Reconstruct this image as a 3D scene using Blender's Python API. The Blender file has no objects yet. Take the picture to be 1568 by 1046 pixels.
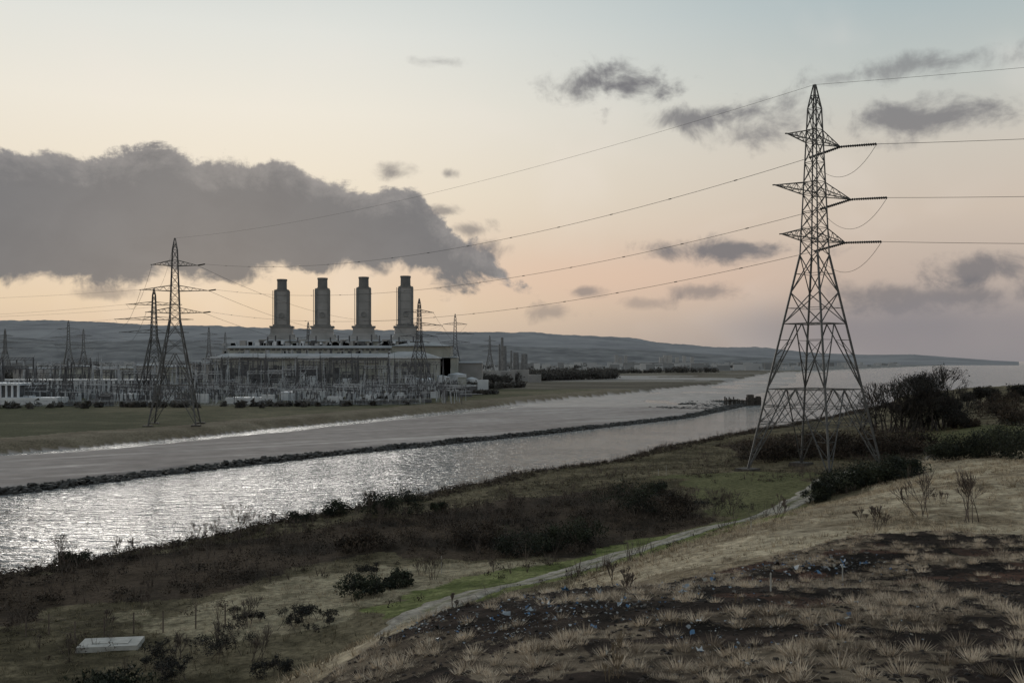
import bpy, math, random
import numpy as np
from mathutils import Vector
rng=np.random.default_rng(7); random.seed(7)
F=1524.0; CZ=19.0; HY=553.0
scene=bpy.context.scene

# ------------------------------------------------------------ helpers
def vnoise(x,y,seed=0):
    x=np.asarray(x,float); y=np.asarray(y,float)
    xi=np.floor(x).astype(np.int64); yi=np.floor(y).astype(np.int64)
    fx=x-xi; fy=y-yi; fx=fx*fx*(3-2*fx); fy=fy*fy*(3-2*fy)
    def h(a,b):
        n=(a*374761393+b*668265263+seed*144269504)&0xFFFFFFFF
        n=((n^(n>>13))*1274126177)&0xFFFFFFFF
        return ((n^(n>>16))&0xFFFF)/65535.0
    a=h(xi,yi); b=h(xi+1,yi); c=h(xi,yi+1); d=h(xi+1,yi+1)
    return (a*(1-fx)+b*fx)*(1-fy)+(c*(1-fx)+d*fx)*fy
def fbm(x,y,seed=0,o=4):
    s=0;a=.5;t=0
    for i in range(o):
        s=s+a*vnoise(x*2**i+i*17.3,y*2**i-i*9.1,seed+i); t+=a; a*=.5
    return s/t
def sst(a,b,x):
    t=np.clip((x-a)/(b-a),0,1); return t*t*(3-2*t)

def new_mesh(name,verts,faces,mat=None,attrs=None,cols=None,smooth=False,parent=None):
    me=bpy.data.meshes.new(name)
    verts=np.asarray(verts,np.float32).reshape(-1,3)
    if not isinstance(faces,(list,tuple)): faces=[faces]
    faces=[np.asarray(f,np.int32) for f in faces if len(f)]
    loops=np.concatenate([f.ravel() for f in faces])
    tot=np.concatenate([np.full(len(f),f.shape[1],np.int32) for f in faces])
    st=np.concatenate([[0],np.cumsum(tot)[:-1]]).astype(np.int32)
    me.vertices.add(len(verts)); me.vertices.foreach_set("co",verts.ravel())
    me.loops.add(len(loops)); me.loops.foreach_set("vertex_index",loops)
    me.polygons.add(len(tot)); me.polygons.foreach_set("loop_start",st)
    me.update(calc_edges=True)
    me.polygons.foreach_set("use_smooth",np.full(len(tot),smooth,bool))
    if attrs:
        for k,v in attrs.items():
            a=me.attributes.new(k,'FLOAT','POINT'); a.data.foreach_set("value",np.asarray(v,np.float32))
    if cols:
        for k,v in cols.items():
            a=me.attributes.new(k,'FLOAT_COLOR','POINT')
            c=np.ones((len(verts),4),np.float32); c[:,:3]=v
            a.data.foreach_set("color",c.ravel())
    if mat: me.materials.append(mat)
    ob=bpy.data.objects.new(name,me); scene.collection.objects.link(ob)
    if parent: ob.parent=parent
    return ob
def empty(name,loc=(0,0,0)):
    e=bpy.data.objects.new(name,None); e.location=loc; scene.collection.objects.link(e); e.empty_display_size=1
    return e

def prisms(P,Q,R0,R1,k=4):
    P=np.asarray(P,float).reshape(-1,3);Q=np.asarray(Q,float).reshape(-1,3);n=len(P)
    R0=np.broadcast_to(np.asarray(R0,float),(n,));R1=np.broadcast_to(np.asarray(R1,float),(n,))
    d=Q-P; d/=np.maximum(np.linalg.norm(d,axis=1,keepdims=True),1e-6)
    up=np.tile([0,0,1.],(n,1)); m=np.abs(d[:,2])>.92; up[m]=[1,0,0]
    a=np.cross(d,up); a/=np.linalg.norm(a,axis=1,keepdims=True); b=np.cross(d,a)
    th=np.arange(k)*2*np.pi/k+np.pi/k
    ring=a[:,None,:]*np.cos(th)[None,:,None]+b[:,None,:]*np.sin(th)[None,:,None]
    V=np.concatenate([P[:,None,:]+ring*R0[:,None,None],Q[:,None,:]+ring*R1[:,None,None]],axis=1).reshape(-1,3)
    base=(np.arange(n)*2*k)[:,None]
    i=np.arange(k); j=(i+1)%k
    f=np.stack([i,j,j+k,i+k],1)
    Fc=(base[:,:,None]+f[None]).reshape(-1,4)
    return V,Fc
class Beams:
    def __init__(s): s.P=[];s.Q=[];s.a=[];s.b=[]
    def add(s,p,q,r0,r1=None):
        s.P.append(tuple(p));s.Q.append(tuple(q));s.a.append(r0);s.b.append(r0 if r1 is None else r1)
    def build(s,name,mat,k=4,parent=None,smooth=False):
        V,Fc=prisms(s.P,s.Q,s.a,s.b,k)
        return new_mesh(name,V,Fc,mat,parent=parent,smooth=smooth)
class Boxes:
    def __init__(s): s.V=[];s.F=[];s.n=0
    def hexa(s,pts):
        s.V+= [tuple(p) for p in pts]
        for f in ((0,3,2,1),(4,5,6,7),(0,1,5,4),(1,2,6,5),(2,3,7,6),(3,0,4,7)):
            s.F.append([i+s.n for i in f])
        s.n+=8
    def box(s,x0,x1,y0,y1,z0,z1,inx=0,iny=0):
        s.hexa([(x0,y0,z0),(x1,y0,z0),(x1,y1,z0),(x0,y1,z0),(x0+inx,y0+iny,z1),(x1-inx,y0+iny,z1),(x1-inx,y1-iny,z1),(x0+inx,y1-iny,z1)])
    def rbox(s,cx,cy,w,d,z0,z1,a=0,tw=None,td=None):
        tw=w if tw is None else tw; td=d if td is None else td
        c,si=math.cos(a),math.sin(a); pts=[]
        for (W,D,z) in ((w,d,z0),(tw,td,z1)):
            for sx,sy in ((-1,-1),(1,-1),(1,1),(-1,1)):
                x=sx*W/2;y=sy*D/2; pts.append((cx+x*c-y*si,cy+x*si+y*c,z))
        s.hexa(pts)
    def build(s,name,mat,parent=None): return new_mesh(name,np.array(s.V),np.array(s.F),mat,parent=parent)

# ------------------------------------------------------------ materials
def new_mat(name):
    m=bpy.data.materials.new(name); m.use_nodes=True
    nt=m.node_tree; b=nt.nodes["Principled BSDF"]; return m,nt,b
def mat2(name,c1,c2,scale=1.0,rough=.8,bump=0.0,attr=None,spec=.3,metal=0,detail=2):
    m,nt,b=new_mat(name); N=nt.nodes; L=nt.links
    geo=N.new("ShaderNodeNewGeometry")
    no=N.new("ShaderNodeTexNoise"); no.inputs["Scale"].default_value=scale; no.inputs["Detail"].default_value=detail
    L.new(geo.outputs["Position"],no.inputs["Vector"])
    rp=N.new("ShaderNodeValToRGB"); rp.color_ramp.elements[0].position=.32; rp.color_ramp.elements[1].position=.68
    rp.color_ramp.elements[0].color=(*c1,1); rp.color_ramp.elements[1].color=(*c2,1)
    if attr:
        at=N.new("ShaderNodeAttribute"); at.attribute_name=attr
        ad=N.new("ShaderNodeMath"); ad.operation='MULTIPLY_ADD'; ad.inputs[1].default_value=.7
        L.new(at.outputs["Fac"],ad.inputs[0])
        sc=N.new("ShaderNodeMath"); sc.operation='MULTIPLY_ADD'; sc.inputs[1].default_value=.5; sc.inputs[2].default_value=-.1
        L.new(no.outputs["Fac"],sc.inputs[0]); L.new(sc.outputs[0],ad.inputs[2]); L.new(ad.outputs[0],rp.inputs["Fac"])
    else: L.new(no.outputs["Fac"],rp.inputs["Fac"])
    L.new(rp.outputs["Color"],b.inputs["Base Color"])
    b.inputs["Roughness"].default_value=rough; b.inputs["Specular IOR Level"].default_value=spec; b.inputs["Metallic"].default_value=metal
    if bump:
        bp=N.new("ShaderNodeBump"); bp.inputs["Strength"].default_value=.6; bp.inputs["Distance"].default_value=bump
        L.new(no.outputs["Fac"],bp.inputs["Height"]); L.new(bp.outputs["Normal"],b.inputs["Normal"])
    return m
M_steel=mat2("pylon_steel",(.05,.05,.053),(.10,.098,.095),3,.6,0,spec=.4)
M_steelfar=mat2("hazed_distant_steel",(.13,.13,.135),(.2,.2,.2),.5,.7)  # paler than the near pylon steel: distance haze put into the colour
M_wire=mat2("conductor",(.06,.06,.065),(.1,.1,.1),1,.6)
M_insul=mat2("insulator_glass",(.03,.028,.03),(.06,.055,.055),4,.35)
M_galv=mat2("galvanised_steel",(.26,.27,.29),(.48,.50,.53),.6,.5)
M_sdark=mat2("switchgear_dark",(.06,.06,.065),(.14,.14,.15),.3,.7)
M_white=mat2("pale_cladding",(.46,.48,.51),(.62,.64,.67),.15,.5,detail=5)
M_clad=mat2("sage_cladding",(.24,.245,.22),(.33,.33,.30),.2,.6,detail=5)
M_roof=mat2("roof_sheet",(.25,.255,.26),(.36,.36,.37),.12,.6,detail=5)
M_darkopen=mat2("louvre_dark",(.05,.05,.055),(.095,.095,.10),.6,.7)
M_stack=mat2("chimney_cladding",(.225,.22,.215),(.31,.30,.295),.12,.6,detail=6)
M_rock=mat2("wet_rock",(.016,.015,.014),(.06,.055,.05),1.1,.6,.15)
M_conc=mat2("concrete",(.3,.29,.27),(.45,.43,.4),2,.8,.02,detail=5)
M_wood=mat2("weathered_timber",(.03,.027,.024),(.08,.07,.06),2,.8)
M_bark=mat2("bark",(.022,.02,.019),(.06,.052,.046),2,.9)
M_twig=mat2("twigs",(.06,.045,.038),(.15,.12,.10),1.5,.9)
M_gorse=mat2("gorse_foliage",(.008,.011,.007),(.042,.047,.026),.9,.8,attr="tint")
M_bramble=mat2("bramble_foliage",(.016,.012,.009),(.085,.062,.045),.35,.9,attr="tint")
M_tree=mat2("tree_foliage",(.012,.012,.011),(.04,.038,.032),.5,.9,attr="tint")
M_dry=mat2("dry_grass",(.17,.13,.085),(.62,.51,.37),.25,.9,attr="tint")
M_tus=mat2("tussock_grass",(.17,.13,.095),(.74,.61,.47),.5,.9,attr="tint")
M_field=mat2("field_grass",(.06,.052,.03),(.22,.18,.115),.12,.9,attr="tint")
M_green=mat2("green_grass",(.08,.095,.034),(.19,.195,.08),.2,.9,attr="tint")
M_hill=mat2("hazed_hill_cover",(.235,.228,.235),(.335,.325,.325),.004,1,spec=0,detail=6)  # pale grey stands in for air haze, mixed into the hill colour
M_hill2=mat2("hazed_wooded_slope",(.15,.147,.15),(.27,.262,.258),.012,1,spec=0,detail=6)  # woodland tone lightened, with distance haze painted in
M_fartree=mat2("hazed_tree_foliage",(.06,.056,.054),(.13,.122,.112),.02,1,attr="tint",spec=0)  # foliage brightened so the colour itself carries the haze

# ------------------------------------------------------------ terrain function
ctrl=[(7.7,15,14.15),(0,17,13.5),(-4.8,22,11.7),(15.4,30,12.2),(9,33,11.5),(.4,34,10.9),(-3.3,26.5,11.7),(12.5,48,10.3),
(25.7,50,10.9),(41,80,10.65),(29,72,10.1),(18.5,62,9.7),(60,90,10.6),
(-6.6,55,5),(2.8,65,5),(13,78,5.1),(23.4,90,5.2),(-6,45,5.6),(-22,54.6,3.6),(-26,47,3.6),(-14,45,4.2),(-20,30,4.6),(-10,28,8),
(-31,62,3.2),(-20,72,3.4),(-6,82,3.6),(8,100,4),
(38.9,128,5),(60,128,7),(20,125,4.5),(-40,77,2.7),(-30,90,2.7),(-20,105,2.8),(-5,120,3),(10,140,3.3),(25,165,3.6),(45,190,4.2),(70,220,4.5),(100,260,5),(120,300,5),
(85,219,5.2),(77,150,8.6),(56,110,9.2),(138,295,6.2),(205,400,6.4),(100,180,8.5),(140,200,9),(300,500,6),
(0,0,16.3),(0,-60,18),(80,-60,18),(-60,-60,12),(-60,0,5),(-110,20,3),(40,15,14),(100,60,12.5),(180,0,14),(200,200,10),(400,0,14),(400,300,9)]
C=np.array(ctrl,float)
def mq(dx,dy): return np.sqrt(dx*dx+dy*dy+36.0)
A=mq(C[:,0][:,None]-C[:,0][None],C[:,1][:,None]-C[:,1][None])
NC=len(C); Aug=np.zeros((NC+1,NC+1)); Aug[:NC,:NC]=A; Aug[:NC,NC]=1; Aug[NC,:NC]=1
Wt=np.linalg.solve(Aug,np.concatenate([C[:,2],[0]]))
def rbf(X,Y):
    s=np.full(np.shape(X),Wt[NC])
    for i in range(NC): s=s+Wt[i]*mq(X-C[i,0],Y-C[i,1])
    return s
nY=[-600,0,60,78,92,99,109,122,143,156.5,190,223,237,333,400,520,620,800,1500,40000]
nX=[-650,-115,-57,-46,-38,-33.5,-26.5,-18.5,-7,6,26.5,48,58,119,150,230,330,600,2000,90000]
wY=[-600,0,100,143,163.6,201,252,333,420,470,560,700,900,1500,40000]
wX=[-800,-215,-112,-74,-62.7,-38.8,1,56,95,115,140,190,260,430,20000]
fY=[-600,0,140,201,247,333,432,557,782,1524,2227,4000,8000,40000]
fX=[-900,-300,-160,-103,-78.6,-40,4.5,60.6,162,396,754,1700,3720,19000]
Xn=lambda Y:np.interp(Y,nY,nX)
Xw=lambda Y:np.interp(Y,wY,wX)
Xf=lambda Y:np.interp(Y,fY,fX)
def height(X,Y):
    X=np.asarray(X,float);Y=np.asarray(Y,float)
    wob=(fbm(X/14,Y/14,3,3)-.5)*5
    dn=(X-Xn(Y))*.72+wob*.6
    dw=(Xw(Y)-X)*.72
    df=(X-Xf(Y))*.72+wob
    hn=np.clip(rbf(X,Y),2.4,19)+(fbm(X/9,Y/9,11,4)-.5)*.7+(fbm(X/1.6,Y/1.6,12,2)-.5)*.12
    land=-1.6+(hn+1.6)*sst(-1.5,7,dn)
    far=sst(400,470,Y)
    pn=fbm(X/22,Y/40,21,3)-.5
    mud=.55+pn*.3*(1-far)+far*(pn*3.2-.25)
    mud=mud-(1.05*(1-sst(4,10,df+4*pn)))*(1-far)
    mud=-1.6+(mud+1.6)*sst(-1,3,dw)
    fl=2.1+(fbm(X/40,Y/40,31,3)-.5)*.7
    q=sst(-7,1,df)
    other=fl*(1-q)+mud*q
    other=np.where(df>60+far*60,np.minimum(other,np.where(dw<-1,-1.6,other)),other)
    return np.where(dn>-1.6,np.maximum(land,-1.6),other)
def spot(px,py):
    Yv=np.exp(np.linspace(math.log(6),math.log(6000),5000))
    X=(px-784)/F*Yv; z=CZ+(HY-py)/F*Yv; h=height(X,Yv)
    k=np.argmax(h>=z)
    if h[k]<z[k]: k=len(Yv)-1
    return X[k],Yv[k],h[k]
def hz(x,y): return float(height(np.array([x]),np.array([y]))[0])
def poly(pts): return np.array([spot(*p)[:2] for p in pts])
def inpoly(X,Y,P):
    r=np.zeros(np.shape(X),bool); j=len(P)-1
    for i in range(len(P)):
        xi,yi=P[i];xj,yj=P[j]
        c=((yi>Y)!=(yj>Y))&(X<(xj-xi)*(Y-yi)/((yj-yi) if yj!=yi else 1e-9)+xi)
        r^=c; j=i
    return r
P_br=poly([(-250,915),(0,882),(200,850),(450,815),(700,776),(900,750),(1050,750),(1085,792),(1000,822),(900,848),(700,854),(520,856),(300,908),(120,930),(0,952),(-250,1000)])
P_br2=poly([(1110,682),(1200,668),(1400,672),(1425,690),(1400,705),(1250,700),(1140,706)])
P_g1=poly([(560,932),(610,900),(750,878),(900,848),(1100,798),(1180,783),(1200,792),(1000,848),(850,890),(640,945),(590,950)])
P_g2=poly([(1000,728),(1240,722),(1246,770),(1195,792),(1110,790),(1080,750)])
P_g3=poly([(1385,655),(1480,648),(1568,652),(1568,668),(1470,682),(1400,674)])
P_pale=poly([(200,940),(450,885),(620,858),(900,852),(730,880),(600,905),(520,950),(350,985),(240,975)])
soilX=[-9,-4.8,-3.3,.36,5.4,12,19,25,40,80]; soilY=[10,20,25,33,38,43.5,46.5,48,50,52]
track=np.array([(-5,38),(-5.6,46),(-5.5,52),(-3.5,57),(2.8,65),(12,77.5),(23.4,90),(30,99),(37,112),(50,122),(62,140)])
def track_curve():
    t=np.linspace(0,len(track)-1,260); 
    x=np.interp(t,range(len(track)),track[:,0]); y=np.interp(t,range(len(track)),track[:,1])
    k=np.ones(25)/25; xp=np.pad(x,12,'edge');yp=np.pad(y,12,'edge')
    return np.convolve(xp,k,'valid'),np.convolve(yp,k,'valid')
TX,TY=track_curve()
def track_dist(X,Y):
    d=np.full(np.shape(X),1e9)
    m=(Y>30)&(Y<150)&(X>-30)&(X<90)
    if m.any():
        xs=X[m];ys=Y[m]; dd=np.full(xs.shape,1e9)
        for i in range(0,len(TX),3): dd=np.minimum(dd,(xs-TX[i])**2+(ys-TY[i])**2)
        d[m]=np.sqrt(dd)
    return d
def zones(X,Y):
    wx=(fbm(X/5,Y/5,41,3)-.5)*7; wy=(fbm(X/5,Y/5,45,3)-.5)*7
    near=np.clip(np.hypot(X,Y)/50,.25,1)
    Xp=X+wx*near;Yp=Y+wy*near
    soil=(Yp<np.interp(Xp,soilX,soilY))&(Xp>-8)&(Y<60)&(Y>-20)
    z={'soil':soil,'br':inpoly(Xp,Yp,P_br)&~soil,'br2':inpoly(Xp,Yp,P_br2),'g1':inpoly(Xp,Yp,P_g1),'g2':inpoly(Xp,Yp,P_g2),'g3':inpoly(Xp,Yp,P_g3),'pale':inpoly(Xp,Yp,P_pale)}
    return z
# ------------------------------------------------------------ ground sheet (reaches the horizon)
rr=np.concatenate([np.exp(np.linspace(math.log(3),math.log(420),720)),np.exp(np.linspace(math.log(425),math.log(30000),230))])
fa=np.radians(37)
th=np.concatenate([np.linspace(-fa,fa,660),np.linspace(fa,2*np.pi-fa,130)[1:-1]])
R,T=np.meshgrid(rr,th,indexing='ij')
X=(R*np.sin(T));Y=(R*np.cos(T))
H=height(X,Y)
nr,nt_=R.shape
z=zones(X,Y)
n1=fbm(X/6,Y/6,51,4);n2=fbm(X/1.1,Y/1.1,55,3);n3=fbm(X/60,Y/45,59,4)
n4=fbm(X/2.0,Y/2.0,61,4)
def lerp(a,b,t): return np.array(a)*(1-t[...,None])+np.array(b)*t[...,None]
dn=(X-Xn(Y))*.72; df=(X-Xf(Y))*.72
wob=(fbm(X/14,Y/14,3,3)-.5)*5
col=lerp((.058,.048,.028),(.165,.135,.085),sst(.35,.65,n1*.6+n2*.4))
mound=rbf(X,Y)>7.2
dry=lerp((.19,.145,.095),(.47,.385,.27),sst(.35,.65,n2*.4+n1*.6))
col=np.where((mound&(X>-12)&(Y<115))[...,None],dry,col)
col=np.where(z['pale'][...,None],lerp((.14,.12,.075),(.31,.26,.175),sst(.35,.65,n2*.5+n1*.5)),col)
gr=lerp((.10,.115,.038),(.19,.195,.08),sst(.3,.7,n2))
col=np.where((z['g1'])[...,None],gr,col)
col=np.where((z['g2']|z['g3'])[...,None],lerp((.085,.085,.038),(.15,.14,.07),n1),col)
col=np.where((z['br']|z['br2'])[...,None],lerp((.025,.019,.014),(.07,.05,.035),sst(.3,.7,n1)),col)
soilc=lerp((.009,.007,.006),(.045,.032,.026),sst(.35,.75,n2*.6+n1*.4))
soilc=np.where(((n1<.37))[...,None],lerp((.04,.024,.018),(.08,.044,.032),sst(.3,.7,n2)),soilc)
soilc=np.where((n4>.56)[...,None],lerp((.07,.052,.038),(.18,.14,.10),sst(.4,.7,n2)),soilc)
col=np.where(z['soil'][...,None],soilc,col)
streak=fbm(X/30+Y/50,(X*.62-Y*.78)/3.0,71,4)
mudc=lerp((.27,.225,.205),(.37,.32,.295),sst(.3,.7,n3*.5+streak*.5))
bankc=lerp((.04,.032,.022),(.09,.072,.05),n1)
flc=lerp((.075,.074,.042),(.145,.125,.08),sst(.35,.65,n3*.7+n1*.3))
dfw=df+wob
flc=np.where((dfw>-14)[...,None],lerp((.12,.095,.065),(.22,.185,.135),n1),flc)
flc=np.where((Y>600)[...,None],lerp((.10,.085,.065),(.17,.15,.12),sst(.35,.65,n3)),flc)
sand=(Y>700)&(fbm(X/300,Y/90,77,3)>.6)&(Y<2500)
flc=np.where(sand[...,None],np.array((.34,.31,.29)),flc)
flc=np.where((Y>1800)[...,None],lerp((.16,.157,.155),(.23,.225,.215),n3),flc)  # farthest ground paled: haze painted into its colour
far_m=(X<Xn(Y)-2)
col=np.where(far_m[...,None],np.where((dfw<-1.5)[...,None],flc,mudc),col)
col=np.where((~far_m&(dn<3.5)&(H<1.6))[...,None],bankc,col)
wet=np.where(far_m&(dfw>-1.5),.25+.35*sst(.55,.75,streak),0.0)
wet=np.where((wet>0)&(dfw<9),1.0,wet)
wet=np.where((wet>0)&(Y>400),.9,wet)
i=np.arange(nr-1)[:,None]*nt_; j=np.arange(nt_)[None]; j2=(np.arange(nt_)+1)%nt_
Fq=np.stack([i+j,i+j2[None],i+nt_+j2[None],i+nt_+j],-1).reshape(-1,4)[:,::-1]
cap=len(rr)*nt_
V=np.stack([X,Y,H],-1).reshape(-1,3)
V=np.concatenate([V,[[0,0,hz(0,0)]]])
tri=np.stack([np.full(nt_,cap),j2,np.arange(nt_)],1)
m,nt,b=new_mat("ground"); N=nt.nodes;L=nt.links
at=N.new("ShaderNodeAttribute");at.attribute_name="col"
wt=N.new("ShaderNodeAttribute");wt.attribute_name="wet"
geo=N.new("ShaderNodeNewGeometry")
na=N.new("ShaderNodeTexNoise");na.inputs["Scale"].default_value=2.2;na.inputs["Detail"].default_value=6;na.inputs["Roughness"].default_value=.74
nb=N.new("ShaderNodeTexNoise");nb.inputs["Scale"].default_value=.25;nb.inputs["Detail"].default_value=3
L.new(geo.outputs["Position"],na.inputs["Vector"]);L.new(geo.outputs["Position"],nb.inputs["Vector"])
mr=N.new("ShaderNodeMapRange");mr.inputs[1].default_value=.3;mr.inputs[2].default_value=.7;mr.inputs[3].default_value=.35;mr.inputs[4].default_value=1.65
L.new(na.outputs["Fac"],mr.inputs[0])
mr2=N.new("ShaderNodeMapRange");mr2.inputs[1].default_value=.3;mr2.inputs[2].default_value=.7;mr2.inputs[3].default_value=.85;mr2.inputs[4].default_value=1.15
L.new(nb.outputs["Fac"],mr2.inputs[0])
mu=N.new("ShaderNodeMath");mu.operation='MULTIPLY';L.new(mr.outputs[0],mu.inputs[0]);L.new(mr2.outputs[0],mu.inputs[1])
wc=N.new("ShaderNodeMapRange");wc.inputs[2].default_value=.25;L.new(wt.outputs["Fac"],wc.inputs[0])
mx=N.new("ShaderNodeMix");mx.data_type='FLOAT';L.new(wc.outputs[0],mx.inputs[0]);L.new(mu.outputs[0],mx.inputs[2]);L.new(mr2.outputs[0],mx.inputs[3])
vm=N.new("ShaderNodeVectorMath");vm.operation='SCALE';L.new(at.outputs["Color"],vm.inputs[0]);L.new(mx.outputs[0],vm.inputs["Scale"])
L.new(vm.outputs[0],b.inputs["Base Color"])
rg=N.new("ShaderNodeMapRange");rg.inputs[3].default_value=1.0;rg.inputs[4].default_value=.42;L.new(wt.outputs["Fac"],rg.inputs[0]);L.new(rg.outputs[0],b.inputs["Roughness"])
sp=N.new("ShaderNodeMapRange");sp.inputs[3].default_value=.05;sp.inputs[4].default_value=.4;L.new(wt.outputs["Fac"],sp.inputs[0]);L.new(sp.outputs[0],b.inputs["Specular IOR Level"])
bp=N.new("ShaderNodeBump");bp.inputs["Strength"].default_value=.7;bp.inputs["Distance"].default_value=.2
L.new(na.outputs["Fac"],bp.inputs["Height"]);L.new(bp.outputs["Normal"],b.inputs["Normal"])
c_all=np.concatenate([col.reshape(-1,3),[[.1,.08,.05]]]);w_all=np.concatenate([wet.ravel(),[0]])
new_mesh("ground",V,[Fq,tri],m,attrs={"wet":w_all},cols={"col":c_all},smooth=True)

# ------------------------------------------------------------ water
m,nt,b=new_mat("river_water");N=nt.nodes;L=nt.links
geo=N.new("ShaderNodeNewGeometry")
mp=N.new("ShaderNodeMapping");mp.inputs["Rotation"].default_value=(0,0,math.radians(-12));mp.inputs["Scale"].default_value=(.42,1.0,1)
L.new(geo.outputs["Position"],mp.inputs["Vector"])
w1=N.new("ShaderNodeTexNoise");w1.inputs["Scale"].default_value=.75;w1.inputs["Detail"].default_value=3;w1.inputs["Roughness"].default_value=.55;w1.inputs["Distortion"].default_value=.4
w2=N.new("ShaderNodeTexNoise");w2.inputs["Scale"].default_value=.05;w2.inputs["Detail"].default_value=3
L.new(mp.outputs[0],w1.inputs["Vector"]);L.new(mp.outputs[0],w2.inputs["Vector"])
bp=N.new("ShaderNodeBump");bp.inputs["Distance"].default_value=2.0
s=N.new("ShaderNodeMapRange");s.inputs[1].default_value=.35;s.inputs[2].default_value=.65;s.inputs[3].default_value=.5;s.inputs[4].default_value=1
L.new(w2.outputs["Fac"],s.inputs[0]);L.new(s.outputs[0],bp.inputs["Strength"])
L.new(w1.outputs["Fac"],bp.inputs["Height"]);L.new(bp.outputs["Normal"],b.inputs["Normal"])
b.inputs["Base Color"].default_value=(.15,.145,.14,1);b.inputs["Roughness"].default_value=.12;b.inputs["IOR"].default_value=1.9
new_mesh("river_water",[(-40000,-40000,0),(40000,-40000,0),(40000,40000,0),(-40000,40000,0)],np.array([[0,1,2,3]]),m)

# ------------------------------------------------------------ track
wid=np.linspace(-1.9,1.9,25)
tx=np.gradient(TX);ty=np.gradient(TY);l=np.hypot(tx,ty);nx_=ty/l;ny_=-tx/l
VX=TX[:,None]+nx_[:,None]*wid;VY=TY[:,None]+ny_[:,None]*wid
edge=(fbm(VX/1.3,VY/1.3,91,3)-.5)
prof=np.abs(wid)[None]+edge*1.1
VZ=height(VX,VY)+.09-sst(1.3,1.8,prof)*.25
g=np.maximum(np.exp(-((prof-.0)/.38)**2),sst(1.35,1.7,prof))*sst(.2,.5,edge+.45)
tc=lerp((.32,.285,.24),(.13,.13,.06),np.clip(g,0,1))
a=np.arange(len(TX)-1)[:,None]*25;bb=np.arange(24)[None]
Ft=np.stack([a+bb,a+25+bb,a+26+bb,a+1+bb],-1).reshape(-1,4)
m2=bpy.data.materials["ground"].copy();m2.name="gravel_track"
new_mesh("gravel_track",np.stack([VX,VY,VZ],-1),Ft,m2,attrs={"wet":np.zeros(VX.size)},cols={"col":tc.reshape(-1,3)},smooth=True)

# ------------------------------------------------------------ grass
def tufts(name,pts,h,nb,spread,width,mat,lean=.5):
    n=len(pts); h=np.broadcast_to(h,(n,))
    P=np.repeat(pts,nb,0); hh=np.repeat(h,nb)*rng.uniform(.45,1.1,n*nb)
    sp=np.repeat(h,nb)*spread
    ang=rng.uniform(0,2*np.pi,n*nb); rad=np.sqrt(rng.uniform(0,1,n*nb))
    dx=np.cos(ang)*rad;dy=np.sin(ang)*rad
    base=P+np.stack([dx*sp*.4,dy*sp*.4,-.03+0*dx],1)
    tip=base+np.stack([dx*sp*lean*1.3+rng.normal(0,.16,n*nb)*hh,dy*sp*lean*1.3+rng.normal(0,.16,n*nb)*hh,hh*(1-.4*rad)],1)
    a2=rng.uniform(0,np.pi,n*nb); w=np.repeat(h,nb)*width
    o=np.stack([np.cos(a2)*w,np.sin(a2)*w,0*w],1)
    V=np.stack([base-o,base+o,tip],1).reshape(-1,3)
    Fc=np.arange(len(V)).reshape(-1,3)
    tint=np.repeat(np.repeat(rng.uniform(0,1,n),nb)*.6+rng.uniform(0,.4,n*nb),3)
    return new_mesh(name,V,Fc,mat,attrs={"tint":tint})
def scatter(n,x0,x1,y0,y1,fov=True):
    X=rng.uniform(x0,x1,n);Y=rng.uniform(y0,y1,n)
    if fov:
        k=np.abs(X)<Y*.60+4; X=X[k];Y=Y[k]
    return X,Y
X,Y=scatter(20000,-10,40,9,56); z=zones(X,Y); cl=fbm(X/2.0,Y/2.0,61,4)+.07*sst(-2,10,X)-.0015*(Y-15)
k=z['soil']&(cl>.55)&(rng.uniform(0,1,len(X))<.7); X=X[k];Y=Y[k]
tufts("tussock_grass",np.stack([X,Y,height(X,Y)],1),rng.uniform(.10,.34,len(X))*rng.uniform(.7,1.15,len(X)),60,1.0,.026,M_tus,.5)
X,Y=scatter(2500,-10,40,9,56); z=zones(X,Y); k=z['soil']&(rng.uniform(0,1,len(X))<.5); X=X[k];Y=Y[k]
tufts("tussock_grass",np.stack([X,Y,height(X,Y)],1),rng.uniform(.15,.38,len(X)),80,1.1,.024,M_tus,.45)
X,Y=scatter(50000,-10,44,9,56); z=zones(X,Y); k=z['soil']&(fbm(X/2.0,Y/2.0,61,4)>.48)&(rng.uniform(0,1,len(X))<.8); X=X[k];Y=Y[k]
tufts("short_dead_grass",np.stack([X,Y,height(X,Y)],1),rng.uniform(.03,.12,len(X)),12,1.5,.05,M_dry,.8)
X,Y=scatter(70000,-14,75,20,125); z=zones(X,Y); k=~z['soil']&(rbf(X,Y)>7)&(track_dist(X,Y)>1.6)&(fbm(X/3,Y/3,115,3)>.36); X=X[k];Y=Y[k]
tufts("dry_grass",np.stack([X,Y,height(X,Y)],1),rng.uniform(.1,.38,len(X))*(.5+fbm(X/5,Y/5,117,2)),10,.9,.045,M_dry)
X,Y=scatter(90000,-60,90,35,200); z=zones(X,Y); td=track_dist(X,Y)
k=(rbf(X,Y)<7.6)&(X>Xn(Y)+5)&(td>1.5)&~z['g1']&~z['g2']&~z['br']&~z['soil']; 
kp=k&z['pale']; kf=k&~z['pale']
tufts("field_grass",np.stack([X[kf],Y[kf],height(X[kf],Y[kf])],1),rng.uniform(.12,.45,kf.sum()),7,.9,.05,M_field)
tufts("pale_grass",np.stack([X[kp],Y[kp],height(X[kp],Y[kp])],1),rng.uniform(.12,.4,kp.sum()),9,.9,.045,M_dry)
kg=(z['g1']|z['g2'])&(td>1.4)&(X>Xn(Y)+5)
tufts("green_grass",np.stack([X[kg],Y[kg],height(X[kg],Y[kg])],1),rng.uniform(.06,.14,kg.sum()),12,1.2,.1,M_green)

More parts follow.
